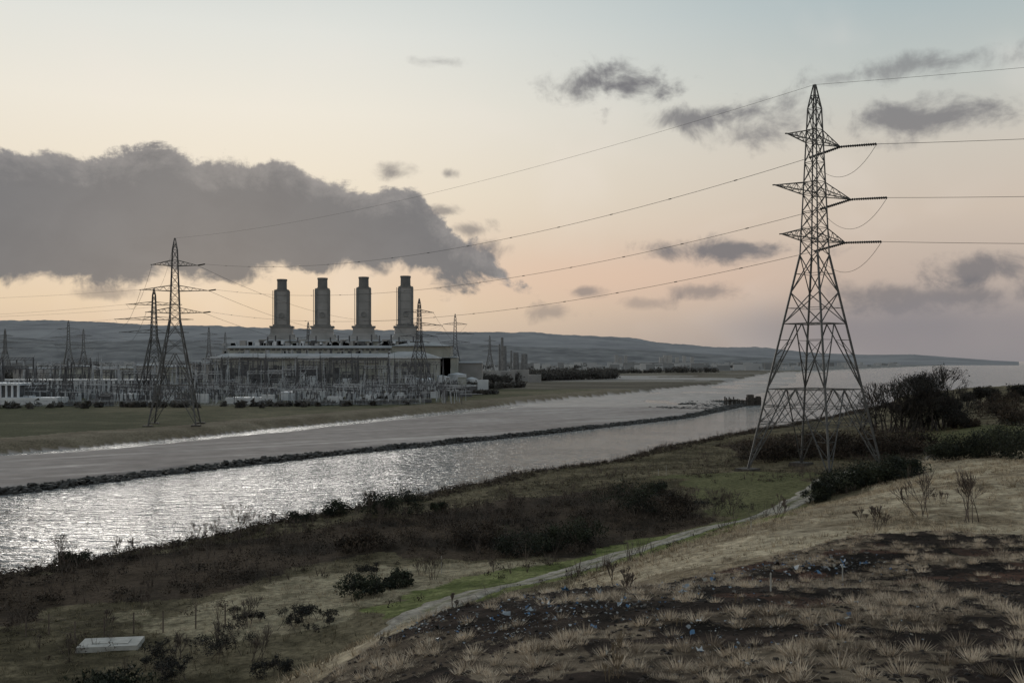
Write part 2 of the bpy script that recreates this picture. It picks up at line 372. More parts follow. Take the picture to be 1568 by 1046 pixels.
# ------------------------------------------------------------ foliage
def leafcloud(c,rad,nper,size,flat=.8):
    c=np.asarray(c,float).reshape(-1,3);n=len(c);rad=np.broadcast_to(rad,(n,))
    P=np.repeat(c,nper,0);r=np.repeat(rad,nper)
    d=rng.normal(size=(n*nper,3));d/=np.linalg.norm(d,axis=1,keepdims=True)
    d[:,2]=d[:,2]*flat
    q=rng.uniform(.15,1.12,n*nper)**.6
    P=P+d*(r*q)[:,None]
    s=size*rng.uniform(.5,1.4,n*nper)
    V=np.stack([P+rng.normal(size=P.shape)*s[:,None]*.6 for _ in range(3)],1).reshape(-1,3)
    tint=np.repeat(np.clip(np.repeat(rng.uniform(0,.55,n),nper)+rng.uniform(0,.3,n*nper)+d[:,2]*.2,0,1),3)
    return V,np.arange(len(V)).reshape(-1,3),tint
def bush(name,x,y,w,h,mat,leaf=.09,dens=1.0,twigs=14):
    w*=1.15;h*=1.2
    z0=hz(x,y); nb_=max(8,int(11+w*2.6)); cs=[];rs=[]
    for i in range(nb_):
        a=random.uniform(0,6.28);r=math.sqrt(random.random())*w*.42
        top=1-(r/(w*.5))**2*.6
        cs.append((x+math.cos(a)*r,y+math.sin(a)*r,z0+h*random.uniform(.15,.78)*top));rs.append(random.uniform(.14,.3)*min(w,h*1.5))
    V,Fc,t=leafcloud(cs,rs,int(150*dens),leaf,.85)
    V[:,2]=np.maximum(V[:,2],z0-.1)
    e=empty(name,(0,0,0))
    new_mesh("foliage",V,Fc,mat,attrs={"tint":t},parent=e)
    B=Beams()
    for i in range(twigs):
        a=random.uniform(0,6.28);r=random.uniform(.05,.42)*w;a2=random.gauss(0,.2)*h
        B.add((x+math.cos(a)*r,y+math.sin(a)*r,z0),(x+math.cos(a)*r+a2,y+math.sin(a)*r,z0+h*random.uniform(.7,1.1)*(1-.3*r/w)),.02,.006)
    B.build("stems",M_bark,3,e)
def grow(B,p,d,Ln,r,dep,sp,tips,up=.25):
    nseg=2
    for s_ in range(nseg):
        d2=(d+Vector((random.gauss(0,.12),random.gauss(0,.12),random.gauss(0,.06)))).normalized()
        q=p+d2*Ln/nseg; B.add(p,q,r,r*.8); p=q;d=d2;r*=.8
    if dep==0: tips.append(p);return
    for i in range(random.choice((3,3,4)) if dep>1 else 3):
        v=Vector((random.gauss(0,1),random.gauss(0,1),random.gauss(0,.7))).normalized()
        nd=(d+v*sp+Vector((0,0,up))).normalized()
        grow(B,p,nd,Ln*random.uniform(.6,.82),max(r*random.uniform(.5,.7),.009),dep-1,sp,tips,up)
def bare_tree(name,x,y,h,stems=1,dep=4,sp=.75,r=None,mat=None,leaf=None,minr=.012,up=.25,spread=.25,foot=.2):
    z0=hz(x,y); B=Beams();tips=[]
    for i in range(stems):
        d=Vector((random.gauss(0,spread),random.gauss(0,spread),1)).normalized() if stems>1 else Vector((random.gauss(0,.05),random.gauss(0,.05),1))
        hs=h*(1 if i==0 else random.uniform(.55,.95))
        grow(B,Vector((x+random.gauss(0,foot)*(stems>1),y+random.gauss(0,foot)*(stems>1),z0-.1)),d,hs*.31,(r or h*.016),dep,sp,tips,up)
    B.a=[max(v,minr) for v in B.a];B.b=[max(v,minr*.7) for v in B.b]
    e=empty(name); B.build("branches",mat or M_bark,3 if h<6 else 4,e)
    if leaf:
        V,Fc,t=leafcloud([tuple(p) for p in tips],leaf[0],leaf[1],leaf[2],.9)
        new_mesh("foliage",V,Fc,M_tree,attrs={"tint":t},parent=e)
X,Y=scatter(14000,-75,90,55,240);z=zones(X,Y)
k=(z['br']|z['br2'])&(X>Xn(Y)+5)&(fbm(X/4,Y/4,131,3)>.36);X=X[k][:4200];Y=Y[k][:4200]
sz=rng.uniform(.35,.95,len(X))*(.4+1.2*fbm(X/7,Y/7,135,2))
V,Fc,t=leafcloud(np.stack([X,Y,height(X,Y)+sz*.35],1),sz,80,.085,.7)
new_mesh("bramble_scrub",V,Fc,M_bramble,attrs={"tint":t})
X,Y=scatter(3600,-45,75,38,150);k=(rbf(X,Y)<8)&(X>Xn(Y)+6)&(track_dist(X,Y)>3)&(fbm(X/6,Y/6,151,3)>.55);X=X[k][:560];Y=Y[k][:560]
sz=rng.uniform(.2,.7,len(X));V,Fc,t=leafcloud(np.stack([X,Y,height(X,Y)+sz*.3],1),sz,80,.06,.7)
new_mesh("low_scrub",V,Fc,M_bramble,attrs={"tint":t})
X2,Y2=scatter(9000,-75,90,45,240);z=zones(X2,Y2);d2=X2-Xn(Y2)
k=((z['br']|z['br2'])|((d2>6)&(d2<12))|(fbm(X2/6,Y2/6,151,3)>.6))&(X2>Xn(Y2)+6)&(rbf(X2,Y2)<8)&(track_dist(X2,Y2)>3);X2=X2[k][:4500];Y2=Y2[k][:4500]
Z2=height(X2,Y2);hh=rng.uniform(.4,1.7,len(X2))
nn=6;P0=np.repeat(np.stack([X2,Y2,Z2],1),nn,0);hq=np.repeat(hh,nn)*rng.uniform(.6,1,len(X2)*nn)
P1=P0+np.stack([rng.normal(0,.3,len(hq))*hq,rng.normal(0,.3,len(hq))*hq,hq],1)
V,Fc=prisms(P0,P1,.016,.007,3);new_mesh("scrub_stems",V,Fc,M_twig)
ys=rng.uniform(60,330,3000);xs=Xn(ys)+rng.uniform(6,13,len(ys))
sz=rng.uniform(.2,.7,len(xs));V,Fc,t=leafcloud(np.stack([xs,ys,height(xs,ys)+sz*.3],1),sz,60,.085,.7)
new_mesh("bank_vegetation",V,Fc,M_bramble,attrs={"tint":t})

def at(px,py):
    x,y,z_=spot(px,py)
    if y<330: 
        while x<Xn(y)+8.5: y-=1.0;x=(px-784)/F*y
    return x,y,y/F
for (px,py,w,h) in [(515,790,36,26),(573,788,52,34),(619,788,52,44),(672,782,20,15),(552,914,76,34),(612,898,44,25),(960,784,96,48),(1030,788,66,38),(893,834,58,44),(845,840,54,34),(112,856,50,20),(168,1075,130,50),(800,848,80,40),(455,800,30,18),(1005,752,30,16),(740,835,90,34),(560,840,80,30)]:
    x,y,s_=at(px,py); bush("gorse_bush",x,y,w*s_,h*s_,M_gorse if px not in (740,560,1030) else M_bramble,.1,1.2)
for (px,py,w,h) in [(1250,768,44,36),(1275,758,56,38),(1305,750,64,40),(1338,742,64,38),(1368,735,64,36),(1395,728,54,28),
    (1455,705,56,30),(1480,702,66,38),(1515,700,76,44),(1550,702,76,50),(1590,704,76,50),(1440,700,40,22)]:
    x,y,s_=at(px,py); bush("gorse_bush",x,y,w*s_,h*s_,M_gorse,.12,1.3,6)
for (px,py,w,h) in [(1175,705,80,38),(1235,700,90,38),(1300,698,90,40),(1360,696,90,38),(1405,690,60,30),(1475,655,40,16),(1520,640,60,26),(1560,650,60,30),(1540,622,50,22)]:
    x,y,s_=at(px,py); bush("hawthorn_scrub",x,y,w*s_,h*s_,M_bramble,.16,1.3,20)
for (px,py,w,h) in [(1105,790,80,46),(455,962,90,40),(350,1010,120,66),(480,950,60,34),(380,952,44,26),(300,1040,100,50),(420,1035,60,40),(250,1020,80,44),(560,880,60,22)]:
    x,y,s_=at(px,py)
    bare_tree("bramble_thicket",x,y,h*s_*1.1,9,3,.8,.02,M_twig,(.16,9,.05),minr=.009,up=.2,spread=.5,foot=w*s_*.25)
sap=[(360,826,76,6),(318,830,44,5),(300,830,36,4),(97,860,56,6),(182,850,34,4),(205,846,28,4),(565,790,48,6),(415,812,36,4),(440,808,30,4),(545,794,30,4),(385,820,46,4),
    (1412,790,80,6),(1483,800,96,6),(1345,812,50,5),(377,962,58,5),(662,888,54,5),(960,905,56,5),(1186,796,50,4),(985,705,22,4),(640,764,22,3),
    (650,880,34,4),(930,760,30,4),(1060,770,34,4),(1095,790,56,6),(1120,788,50,6),(760,800,28,5),(1290,700,26,4),(395,1010,64,6),(340,1000,60,6),(270,1010,50,5),(165,960,36,4),(220,930,30,4),(700,930,30,3),(1330,800,30,4),(1440,770,24,4),(30,960,34,4),(110,1000,40,4)]
for i_ in range(26):
    t_=random.random();sap.append((int(20+t_*980),int(872-t_*125+random.uniform(0,30)),random.uniform(20,38),4))
for (px,py,h,st) in sap:
    x,y,s_=at(px,py); bare_tree("bare_sapling",x,y,h*s_*1.1,st,3,.55,h*s_*.011,M_twig,minr=.012,up=.45,spread=.3)
for (px,py,h,den) in [(1336,664,80,0),(1350,664,84,0),(1364,662,84,0),(1376,662,86,0),(1386,662,86,1),(1402,660,96,1),(1425,658,102,1),(1446,656,96,1),(1323,662,64,0),(1394,662,80,0),(1412,660,94,1),(1438,660,90,1),(1460,656,70,0)]:
    x,y,s_=at(px,py); bare_tree("tree",x+random.uniform(-1,1),y,h*s_*1.05,3,4,.6,.22,M_bark,(.6,6,.13) if den else None,minr=.034,up=.24,spread=.22,foot=.5)
    if den and px!=1402: bare_tree("tree",x+random.uniform(-2,2),y+2,h*s_*.6,3,4,.8,.12,M_bark,(.7,8,.15),minr=.026,up=.05,spread=.4,foot=.6)
for (px,py,h) in [(1500,624,40),(1518,620,30),(1480,622,24),(1556,616,34),(1575,616,38),(1462,630,22)]:
    x,y,s_=at(px,py); bare_tree("tree",x,y,h*s_*.98,4,3,.75,.2,M_bark,(1.1,16,.3),minr=.04,up=.12)

# ------------------------------------------------------------ foreground litter, stalks, posts
cxy=[]
while len(cxy)<1100:
    c=random.choice([(620,965,60,10),(700,955,90,18),(860,925,110,26),(900,935,110,24),(1050,905,110,26),(1180,875,80,18),(1250,870,100,18),(1100,985,140,34),(990,885,80,14),(830,935,100,22),(780,965,80,18),(1320,865,80,18),(1000,930,240,50),(1250,930,200,50)])
    cxy.append((random.gauss(c[0],c[2]*.6),random.gauss(c[1],c[3]*.6)))
V=[];Fc=[];cc=[]
for (px,py) in cxy:
    x,y,z0=spot(px,py)
    if y>60 or not zones(np.array([x]),np.array([y]))['soil'][0]: continue
    s_=random.uniform(.012,.05)*(1+(random.random()<.12)*1.5)*(y/32); a=random.uniform(0,6.28)
    pal=random.choices([(.42,.43,.44),(.17,.18,.19),(.04,.10,.20),(.06,.14,.25),(.23,.26,.29),(.02,.02,.02),(.10,.09,.08),(.28,.25,.21)],[3,5,2,1.5,4,5,4,2])[0]
    k0=len(V)
    for gy in range(3):
        for gx in range(3):
            lx=(gx-1)*s_*random.uniform(.5,1.3);ly=(gy-1)*s_*random.uniform(.3,1.2)
            V.append((x+lx*math.cos(a)-ly*math.sin(a),y+lx*math.sin(a)+ly*math.cos(a),z0+.04+random.uniform(0,1.5)*s_)); cc.append(pal)
    for gy in range(2):
        for gx in range(2):
            q=k0+gy*3+gx;Fc.append((q,q+1,q+4,q+3))
m,nt,b=new_mat("plastic_scraps");a_=nt.nodes.new("ShaderNodeAttribute");a_.attribute_name="col";nt.links.new(a_.outputs["Color"],b.inputs["Base Color"]);b.inputs["Roughness"].default_value=.5
new_mesh("plastic_litter",V,np.array(Fc),m,cols={"col":np.array(cc)})
m_clod=mat2("soil_clods",(.009,.007,.006),(.055,.04,.032),3,.9,.02)
def rocks(name,P,S,mat,flat=.6):
    n=len(P); t=(1+5**.5)/2
    iv=np.array([(-1,t,0),(1,t,0),(-1,-t,0),(1,-t,0),(0,-1,t),(0,1,t),(0,-1,-t),(0,1,-t),(t,0,-1),(t,0,1),(-t,0,-1),(-t,0,1)],float);iv/=np.linalg.norm(iv[0])
    fi=np.array([(0,11,5),(0,5,1),(0,1,7),(0,7,10),(0,10,11),(1,5,9),(5,11,4),(11,10,2),(10,7,6),(7,1,8),(3,9,4),(3,4,2),(3,2,6),(3,6,8),(3,8,9),(4,9,5),(2,4,11),(6,2,10),(8,6,7),(9,8,1)])
    V=iv[None]*rng.uniform(.6,1.25,(n,12,1))*np.stack([rng.uniform(.7,1.3,n),rng.uniform(.7,1.3,n),rng.uniform(.7,1.2,n)*flat],1)[:,None]*np.asarray(S)[:,None,None]
    a=rng.uniform(0,6.28,n);c,s_=np.cos(a)[:,None],np.sin(a)[:,None]
    V=np.stack([V[...,0]*c-V[...,1]*s_,V[...,0]*s_+V[...,1]*c,V[...,2]],-1)+np.asarray(P)[:,None]
    Fc=(np.arange(n)[:,None,None]*12+fi[None]).reshape(-1,3)
    return new_mesh(name,V.reshape(-1,3),Fc,mat)
X,Y=scatter(26000,-10,44,9,55);z=zones(X,Y);k=z['soil'];X=X[k];Y=Y[k]
rocks("soil_clods",np.stack([X,Y,height(X,Y)],1),rng.uniform(.015,.08,len(X)),m_clod,.7)
ys=rng.uniform(60,432,9000);xs=Xw(ys)+rng.normal(0,1.2,len(ys))+1.0
hh=.7*np.exp(-((xs-Xw(ys)-1)/1.7)**2)*(1+1.1*(fbm(ys/7,ys*0,141,3)-.5))
rocks("rock_training_wall",np.stack([xs,ys,hh*rng.uniform(.1,1.1,len(ys))],1),rng.uniform(.2,.65,len(ys)),M_rock,.7)
ys=rng.uniform(385,470,1500);xs=Xw(ys)-rng.uniform(0,40,1500)*(fbm(ys/8,ys*0,145,2))
rocks("rubble_spit",np.stack([xs,ys,.3+0*ys],1),rng.uniform(.3,.9,1500),M_rock,.6)
jt=empty("timber_jetty");B=Beams();Bx=Boxes()
for i_ in range(9):
    x=90+i_*2.2;y=418+i_*1.6
    for o in (0,3.0):
        B.add((x,y+o,-1),(x,y+o,random.uniform(2.4,4.2)),.28)
    if i_<8: B.add((x,y,2.2),(x+2.2,y+1.6,2.2),.2);B.add((x,y,.8),(x+2.2,y+1.6,2.2),.13)
B.build("piles",M_wood,6,jt)
Bx.box(91,94.5,417.5,421.5,2.4,2.9);Bx.box(101,104,427,430,0,4.6,.2,.2);Bx.box(105.6,107.4,430,432,0,3.8);Bx.build("deck_and_dolphins",M_wood,jt)

def post(px,py,hpx,name,mat,r=.03):
    x,y,s_=at(px,py);z0=hz(x,y);B=Beams();B.add((x,y,z0-.2),(x,y,z0+hpx*s_),r);B.add((x,y,z0+hpx*s_),(x,y,z0+hpx*s_+.05),r*1.3,r*.5);B.build(name,mat,6)
for a_ in [(1020,728,16),(676,878,26),(1180,905,26),(1290,890,24),(1150,812,14),(1008,728,10)]: post(*a_,"marker_stake",M_conc,.022)
fe=empty("wire_fence");B=Beams();prev=None
for (px,py) in [(40,975),(75,972),(115,985),(160,978),(205,970),(250,968),(300,962),(345,955)]:
    x,y,s_=at(px,py);z0=hz(x,y);B.add((x,y,z0-.1),(x,y,z0+1.2),.045,.04)
    if prev:
        for k_ in (.4,.75,1.1):B.add((prev[0],prev[1],prev[2]+k_),(x,y,z0+k_),.008)
    prev=(x,y,z0)
B.build("posts_and_wire",M_twig,5,fe)
x,y,s_=at(170,990);z0=hz(x,y);sl=empty("concrete_slab");Bx=Boxes();Bx.rbox(x,y,3.2,1.9,z0-.3,z0+.26,.15,3.1,1.8);Bx.build("slab",M_conc,sl)
Bx=Boxes();Bx.rbox(x-.5,y,.8,.8,z0+.263,z0+.30,.15);Bx.rbox(x+.6,y,.8,.8,z0+.263,z0+.30,.15);Bx.build("hatch",M_conc,sl)
for (px,py,h) in [(942,1040,95),(950,1000,60),(930,1046,60),(880,985,26),(1130,925,30),(1210,900,24),(1040,960,30),(1400,900,30)]:
    x,y,s_=at(px,py);bare_tree("dead_weed_stalk",x,y,h*s_,2,2,.4,.008,M_dry,minr=.005,up=.7,spread=.1,foot=.05)

# ------------------------------------------------------------ pylons
def pylon(name,x,y,z0,H=50,rot=math.radians(40),arms=((42.2,6.0),(35.5,8.6),(29.6,7.2)),th=.82,mat=M_steel,detail=True):
    B=Beams();k=H/50.0
    def hw(z):
        return float(np.interp(z,[0,27.7,42.2,46.5,49.6],[6.0,1.3,.8,.62,.1]))
    def corner(i_,z):
        w=hw(z);sx,sy=((-1,-1),(1,-1),(1,1),(-1,1))[i_%4];return Vector((sx*w,sy*w,z))
    zs=[0,10.5,18.9,27.7,46.5,49.6]
    for i_ in range(4):
        for a,b_ in zip(zs[:-1],zs[1:]): B.add(corner(i_,a),corner(i_,b_),(.2 if a<20 else .13)*th)
    lv=[27.7,29.6,31.2,33.3,35.5,37.1,39.6,42.2,43.8,46.5,48.2]
    for i_ in range(4):
        for a,b_ in zip(lv[:-1],lv[1:]):
            B.add(corner(i_,a),corner(i_+1,b_),.065*th);B.add(corner(i_+1,a),corner(i_,b_),.065*th)
            if detail:B.add(corner(i_,b_),corner(i_+1,b_),.05*th)
        for a,b_ in ((18.9,22.9),(22.9,27.7)):
            B.add(corner(i_,a),corner(i_+1,b_),.085*th);B.add(corner(i_+1,a),corner(i_,b_),.085*th)
            if detail:
                mdl=(corner(i_,(a+b_)/2)+corner(i_+1,(a+b_)/2))/2
                B.add(corner(i_,(a+b_)/2),mdl,.05*th);B.add(corner(i_+1,(a+b_)/2),mdl,.05*th)
        for zt,zb in ((18.9,10.5),(10.5,0)):
            c0,c1=corner(i_,zt),corner(i_+1,zt);mid=(c0+c1)/2
            B.add(c0,c1,.10*th)
            for q in (i_,i_+1):
                bt=corner(q,zb);B.add(mid,bt,.11*th)
                if detail:
                    for f in ((.25,.5,.75) if zb>0 else (.2,.4,.6,.8)):
                        lp=corner(q,zt+(zb-zt)*f);dp=mid.lerp(bt,f);B.add(lp,dp,.055*th)
                        lp2=corner(q,zt+(zb-zt)*(f+ (.25 if zb>0 else .2))*.999) if f<.75 else None
                        if lp2 is not None:B.add(dp,lp2,.05*th)
        if detail:
            for za,zb2 in ((10.5,8.2),(8.2,6.0)):
                nseg=4
                for s_ in range(nseg):
                    p=[corner(i_,za).lerp(corner(i_+1,za),(s_+o)/nseg) for o in (0,1)]
                    q=[corner(i_,zb2).lerp(corner(i_+1,zb2),(s_+o)/nseg) for o in (0,1)]
                    B.add(p[0],q[1],.05*th);B.add(p[1],q[0],.05*th)
                B.add(corner(i_,zb2),corner(i_+1,zb2),.055*th)
    if detail:
        for zz in (18.9,10.5):
            B.add(corner(0,zz),corner(2,zz),.06*th);B.add(corner(1,zz),corner(3,zz),.06*th)
    tips=[]
    for (za,La) in arms:
        for sg in (-1,1):
            tip=Vector((sg*La,0,za+.25));tips.append(tip)
            w=hw(za);w2=hw(za+1.5)
            lo=[Vector((sg*w,-w,za)),Vector((sg*w,w,za))];hi=[Vector((sg*w2,-w2,za+1.5)),Vector((sg*w2,w2,za+1.5))]
            for j_ in (0,1):
                B.add(lo[j_],tip,.10*th,.09*th);B.add(hi[j_],tip,.08*th)
                m_=4 if detail else 2
                for s_ in range(m_):
                    f0=s_/m_;f1=(s_+.5)/m_
                    B.add(hi[j_].lerp(tip,f0),lo[j_].lerp(tip,f1),.045*th);B.add(lo[j_].lerp(tip,f1),hi[j_].lerp(tip,(s_+1)/m_),.045*th)
            for s_ in range(3):
                B.add(lo[0].lerp(tip,s_/3),lo[1].lerp(tip,(s_+.7)/3),.045*th)
            B.add(tip,tip+Vector((sg*.35,0,-.05)),.13*th)
    def W(p): 
        c,s_=math.cos(rot),math.sin(rot);return Vector((x+(p.x*c-p.y*s_)*k,y+(p.x*s_+p.y*c)*k,z0+p.z*k))
    B.P=[W(Vector(p)) for p in B.P];B.Q=[W(Vector(p)) for p in B.Q]
    e=empty(name)
    B.build("lattice",mat,4,e)
    Bx=Boxes()
    for i_ in range(4):
        c=W(corner(i_,0));g_=min(c.z,hz(c.x,c.y))
        Bx.rbox(c.x,c.y,2.6,2.6,g_-.6,max(c.z,g_)+.25,rot,2.3,2.3)
    Bx.build("footings",M_wood,e)
    return e,[W(t) for t in tips],W(Vector((0,0,49.6)))
big,tb,topb=pylon("electricity_pylon",38.9,128,4.9)
XA=(268-784)/F*265
pA,tA,topA=pylon("electricity_pylon",XA,265,2.1,rot=math.radians(12),arms=((42.2,5.8),(35.5,8.6),(29.6,7.2)),th=1.0)
XB=(236-784)/F*450
pB,tB,topB=pylon("electricity_pylon",XB,450,2.1,rot=math.radians(5),arms=((42.2,12),(35.5,17),(29.6,15)),th=1.6,mat=M_steel,detail=False)
pC,tC,topC=pylon("electricity_pylon",270,-5,12,rot=math.radians(62),th=1.0,detail=False)
others=[]
for (px,top,rt,th_) in [(105,490,.3,1.9),(642,456,.5,1.6),(697,480,.1,1.9),(472,492,.5,1.8),(128,503,.3,2.2),(320,500,.2,2.2),(8,503,0,2.2),(750,513,.2,2.4),(-90,480,0,1.6),(345,508,.2,2.2),(560,507,.1,2.2)]:
    D=33.1/(HY-top)*F
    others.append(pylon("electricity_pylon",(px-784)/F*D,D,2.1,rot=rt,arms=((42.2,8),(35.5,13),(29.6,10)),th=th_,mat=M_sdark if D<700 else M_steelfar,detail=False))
Wr=Beams();Ins=Beams()
def ins_string(p,q,n=16,R=.2):
    for i_ in range(n):
        a=p.lerp(q,i_/n);b_=p.lerp(q,(i_+.75)/n);c=p.lerp(q,(i_+1)/n)
        Ins.add(a,b_,R*.35,R);Ins.add(b_,c,R*.3,R*.3)
def wire(p,q,sag,r=.04,n=60,beads=True,tgt=None):
    t_=tgt or Wr;prev=p
    for i_ in range(1,n+1):
        f=i_/n;c=p.lerp(q,f);c.z-=4*sag*f*(1-f);t_.add(prev,c,r)
        if beads and i_%4==0:
            v=(c-prev).normalized()*.25;t_.add(c-v,c+v,r*2.4)
        prev=c
wire(topb,topA,3.2,.02,beads=False);wire(topb,topC,6,.022,beads=False)
for i_,ti in enumerate((1,3,5)):
    p=tb[ti];qa=tA[ti];qc=tC[ti]
    d1=(qa-p).normalized();d1.z-=.16;d1.normalize();e1=p+d1*4.6
    d2=(Vector((270,-5,qc.z))-p).normalized();d2.z-=.06;d2.normalize();e2=p+d2*4.6
    sd_=Vector((-d2.y,d2.x,0))*.22
    for o in (-1,1): ins_string(p+sd_*o*.4,e1+sd_*o,R=.18);ins_string(p+sd_*o*.4,e2+sd_*o,R=.18)
    q1=qa+(p-qa).normalized()*4;ins_string(qa,q1,10,.2)
    wire(e1,q1,5.5,.035);wire(e2,qc,7,.035)
    wire(e1,e2,3.4,.03,24,False)
Ins.build("insulator_strings",M_insul,6,big);
for a,b_,s_ in [(tA,tB,6),]:
    for i_ in (0,2,4): wire(a[i_],b_[i_],s_,.04,30,False)
wire(topA,topB,5,.035,30,False)
oL=others[8]
for i_ in range(6): wire(tB[i_],oL[1][i_]+Vector((-150,-100,12)),9,.045,30,False)
wire(topB,oL[2]+Vector((-150,-100,12)),7,.045,30,False)
for i_ in (1,3,5): wire(tA[i_],others[1][1][i_],9,.04,30,False)
for (a,b_) in ((1,2),(0,4),(5,0),(0,6)):
    for i_ in range(6): wire(others[a][1][i_],others[b_][1][i_],9,.05,20,False)
Wr.build("overhead_power_lines",M_wire,4)

# ------------------------------------------------------------ power station
ps=empty("power_station")
ux=lambda px,D:(px-784)/F*D
zy=lambda py,D:CZ+(HY-py)/F*D
walls=Boxes();roofs=Boxes();trim=Boxes();dark=Boxes();white=Boxes();pipes=Beams()
def bx(Bx_,p0,p1,t,bt,D,dep,inx=0,iny=0):
    z1=zy(t,D);z0=1.5 if bt is None else zy(bt,D);Bx_.box(ux(p0,D),ux(p1,D),D,D+dep,z0,z1,inx,iny)
bx(walls,348,640,533,None,662,30)
bx(roofs,345,643,529,532.9,660,34,3,6)
bx(walls,325,600,549,None,625,34)
bx(white,322,602,546.3,548.8,623,38)
bx(roofs,330,600,541,546.2,626,33,4,8)
bx(walls,580,668,549,None,590,34);bx(white,577,670,546.8,548.8,589,36)
bx(roofs,580,668,538,546.7,590,34,10,14)
bx(walls,600,690,530,None,640,25);bx(roofs,598,692,524,529.8,638,28,12,10)
bx(walls,500,582,556,None,612,12);bx(trim,498,584,554,555.8,611,14)
for p in range(330,498,11): bx(dark,p,p+6,560+random.randint(-2,4),586,624.4,.4)
for p in range(506,580,9): bx(dark,p,p+4,574,582,611.4,.4)
for p in range(592,664,12): bx(dark,p,p+7,556,561,589.4,.4);bx(dark,p+2,p+6,568,580,589.4,.4)
for p in range(352,640,8): bx(dark,p,p+5,534.5,536.5,661.4,.4)
for p in range(325,600,6): bx(trim,p,p+.6,549,575,624.6,.3)
for p in range(580,668,6): bx(trim,p,p+.6,549,585,589.6,.3)
for p in range(340,640,14): bx(roofs,p,p+5,526,529.5,668,5)
for i_ in range(70):
    p=random.uniform(350,635);D=664;w=random.uniform(1,4);X0=ux(p,D);random.choice((roofs,trim,dark,white)).box(X0,X0+w,D+3,D+7,zy(529.5,D),zy(529.5,D)+random.uniform(.8,3.6))
for i_ in range(40):
    p=random.uniform(335,595);D=630;w=random.uniform(.6,2.5);X0=ux(p,D);random.choice((roofs,trim,dark)).box(X0,X0+w,D+6,D+9,zy(542,D)-.5,zy(541,D)+random.uniform(.4,2.2))
for (p0,p1,t,D) in ((290,330,556,640),(250,292,562,660),(205,246,560,690),(668,700,548,640),(700,738,556,660),(140,190,564,720),(80,130,562,760),(20,70,565,720)):
    bx(random.choice((walls,trim)),p0,p1,t,None,D,20);bx(roofs,p0-1,p1+1,t-2.5,t-.1,D-1,22,1,3)
for px,D in ((432,722),(494,712),(557,702),(621,692)):
    bx(walls,px-26,px+30,523,None,D-16,34);bx(roofs,px-28,px+32,520,522.9,D-17,36,3,3)
    bx(white,px+22,px+36,524,530,D-22,10,2,2);bx(dark,px-20,px-14,526,531,D-16.5,.4)
    bx(dark,px-8,px+14,525.5,527,D-16.5,.4)
    bx(trim,px-36,px-26,520,None,D-12,12)
    for q in (-22,-10,12,24): pipes.add((ux(px+q,D-18),D-18,20),(ux(px+q,D-18),D-18,zy(515+random.uniform(-2,3),D)),.5)
for p in range(290,540,5):
    D=600+random.uniform(-20,8);x=ux(p,D);hgt=random.uniform(9,21);pipes.add((x,D,1.5),(x,D,hgt),.34);
    if random.random()<.75:pipes.add((x,D,hgt-.3),(x+6,D+random.uniform(-2,2),hgt-.3),.3)
    if random.random()<.5:pipes.add((x,D,hgt*.6),(x+5,D,hgt*.6),.25)
    if random.random()<.35:dark.box(x,x+3.5,D+1,D+4,1.5,hgt*.75)
for i_ in range(46):
    D=random.uniform(570,586);p=random.uniform(270,740);hgt=random.uniform(3,9);w=random.uniform(2,7);X0=ux(p,D)
    random.choice([walls,trim,white]).box(X0,X0+w,D,D+3,1.5,1.5+hgt)
tk=Beams()
for (p,D,r,h) in ((640,575,4,7),(655,580,4,7),(676,600,5,8),(700,640,6,9),(722,650,4,6)):
    x=ux(p,D);tk.add((x,D,1.5),(x,D,1.5+h),r);tk.add((x,D,1.5+h),(x,D,2.6+h),r,.3)
walls.build("hall_walls",M_clad,ps);roofs.build("roofs",M_roof,ps);trim.build("panel_joints",M_stack,ps);dark.build("louvres_and_doors",M_darkopen,ps);white.build("fascias",M_white,ps);pipes.build("pipework",M_sdark,6,ps);tk.build("storage_tanks",M_white,20,ps,True)
M_stack2=mat2("chimney_rib_panel",(.14,.14,.14),(.2,.197,.192),.2,.7)
M_flue=mat2("flue_steel",(.12,.12,.12),(.165,.162,.16),.2,.7)
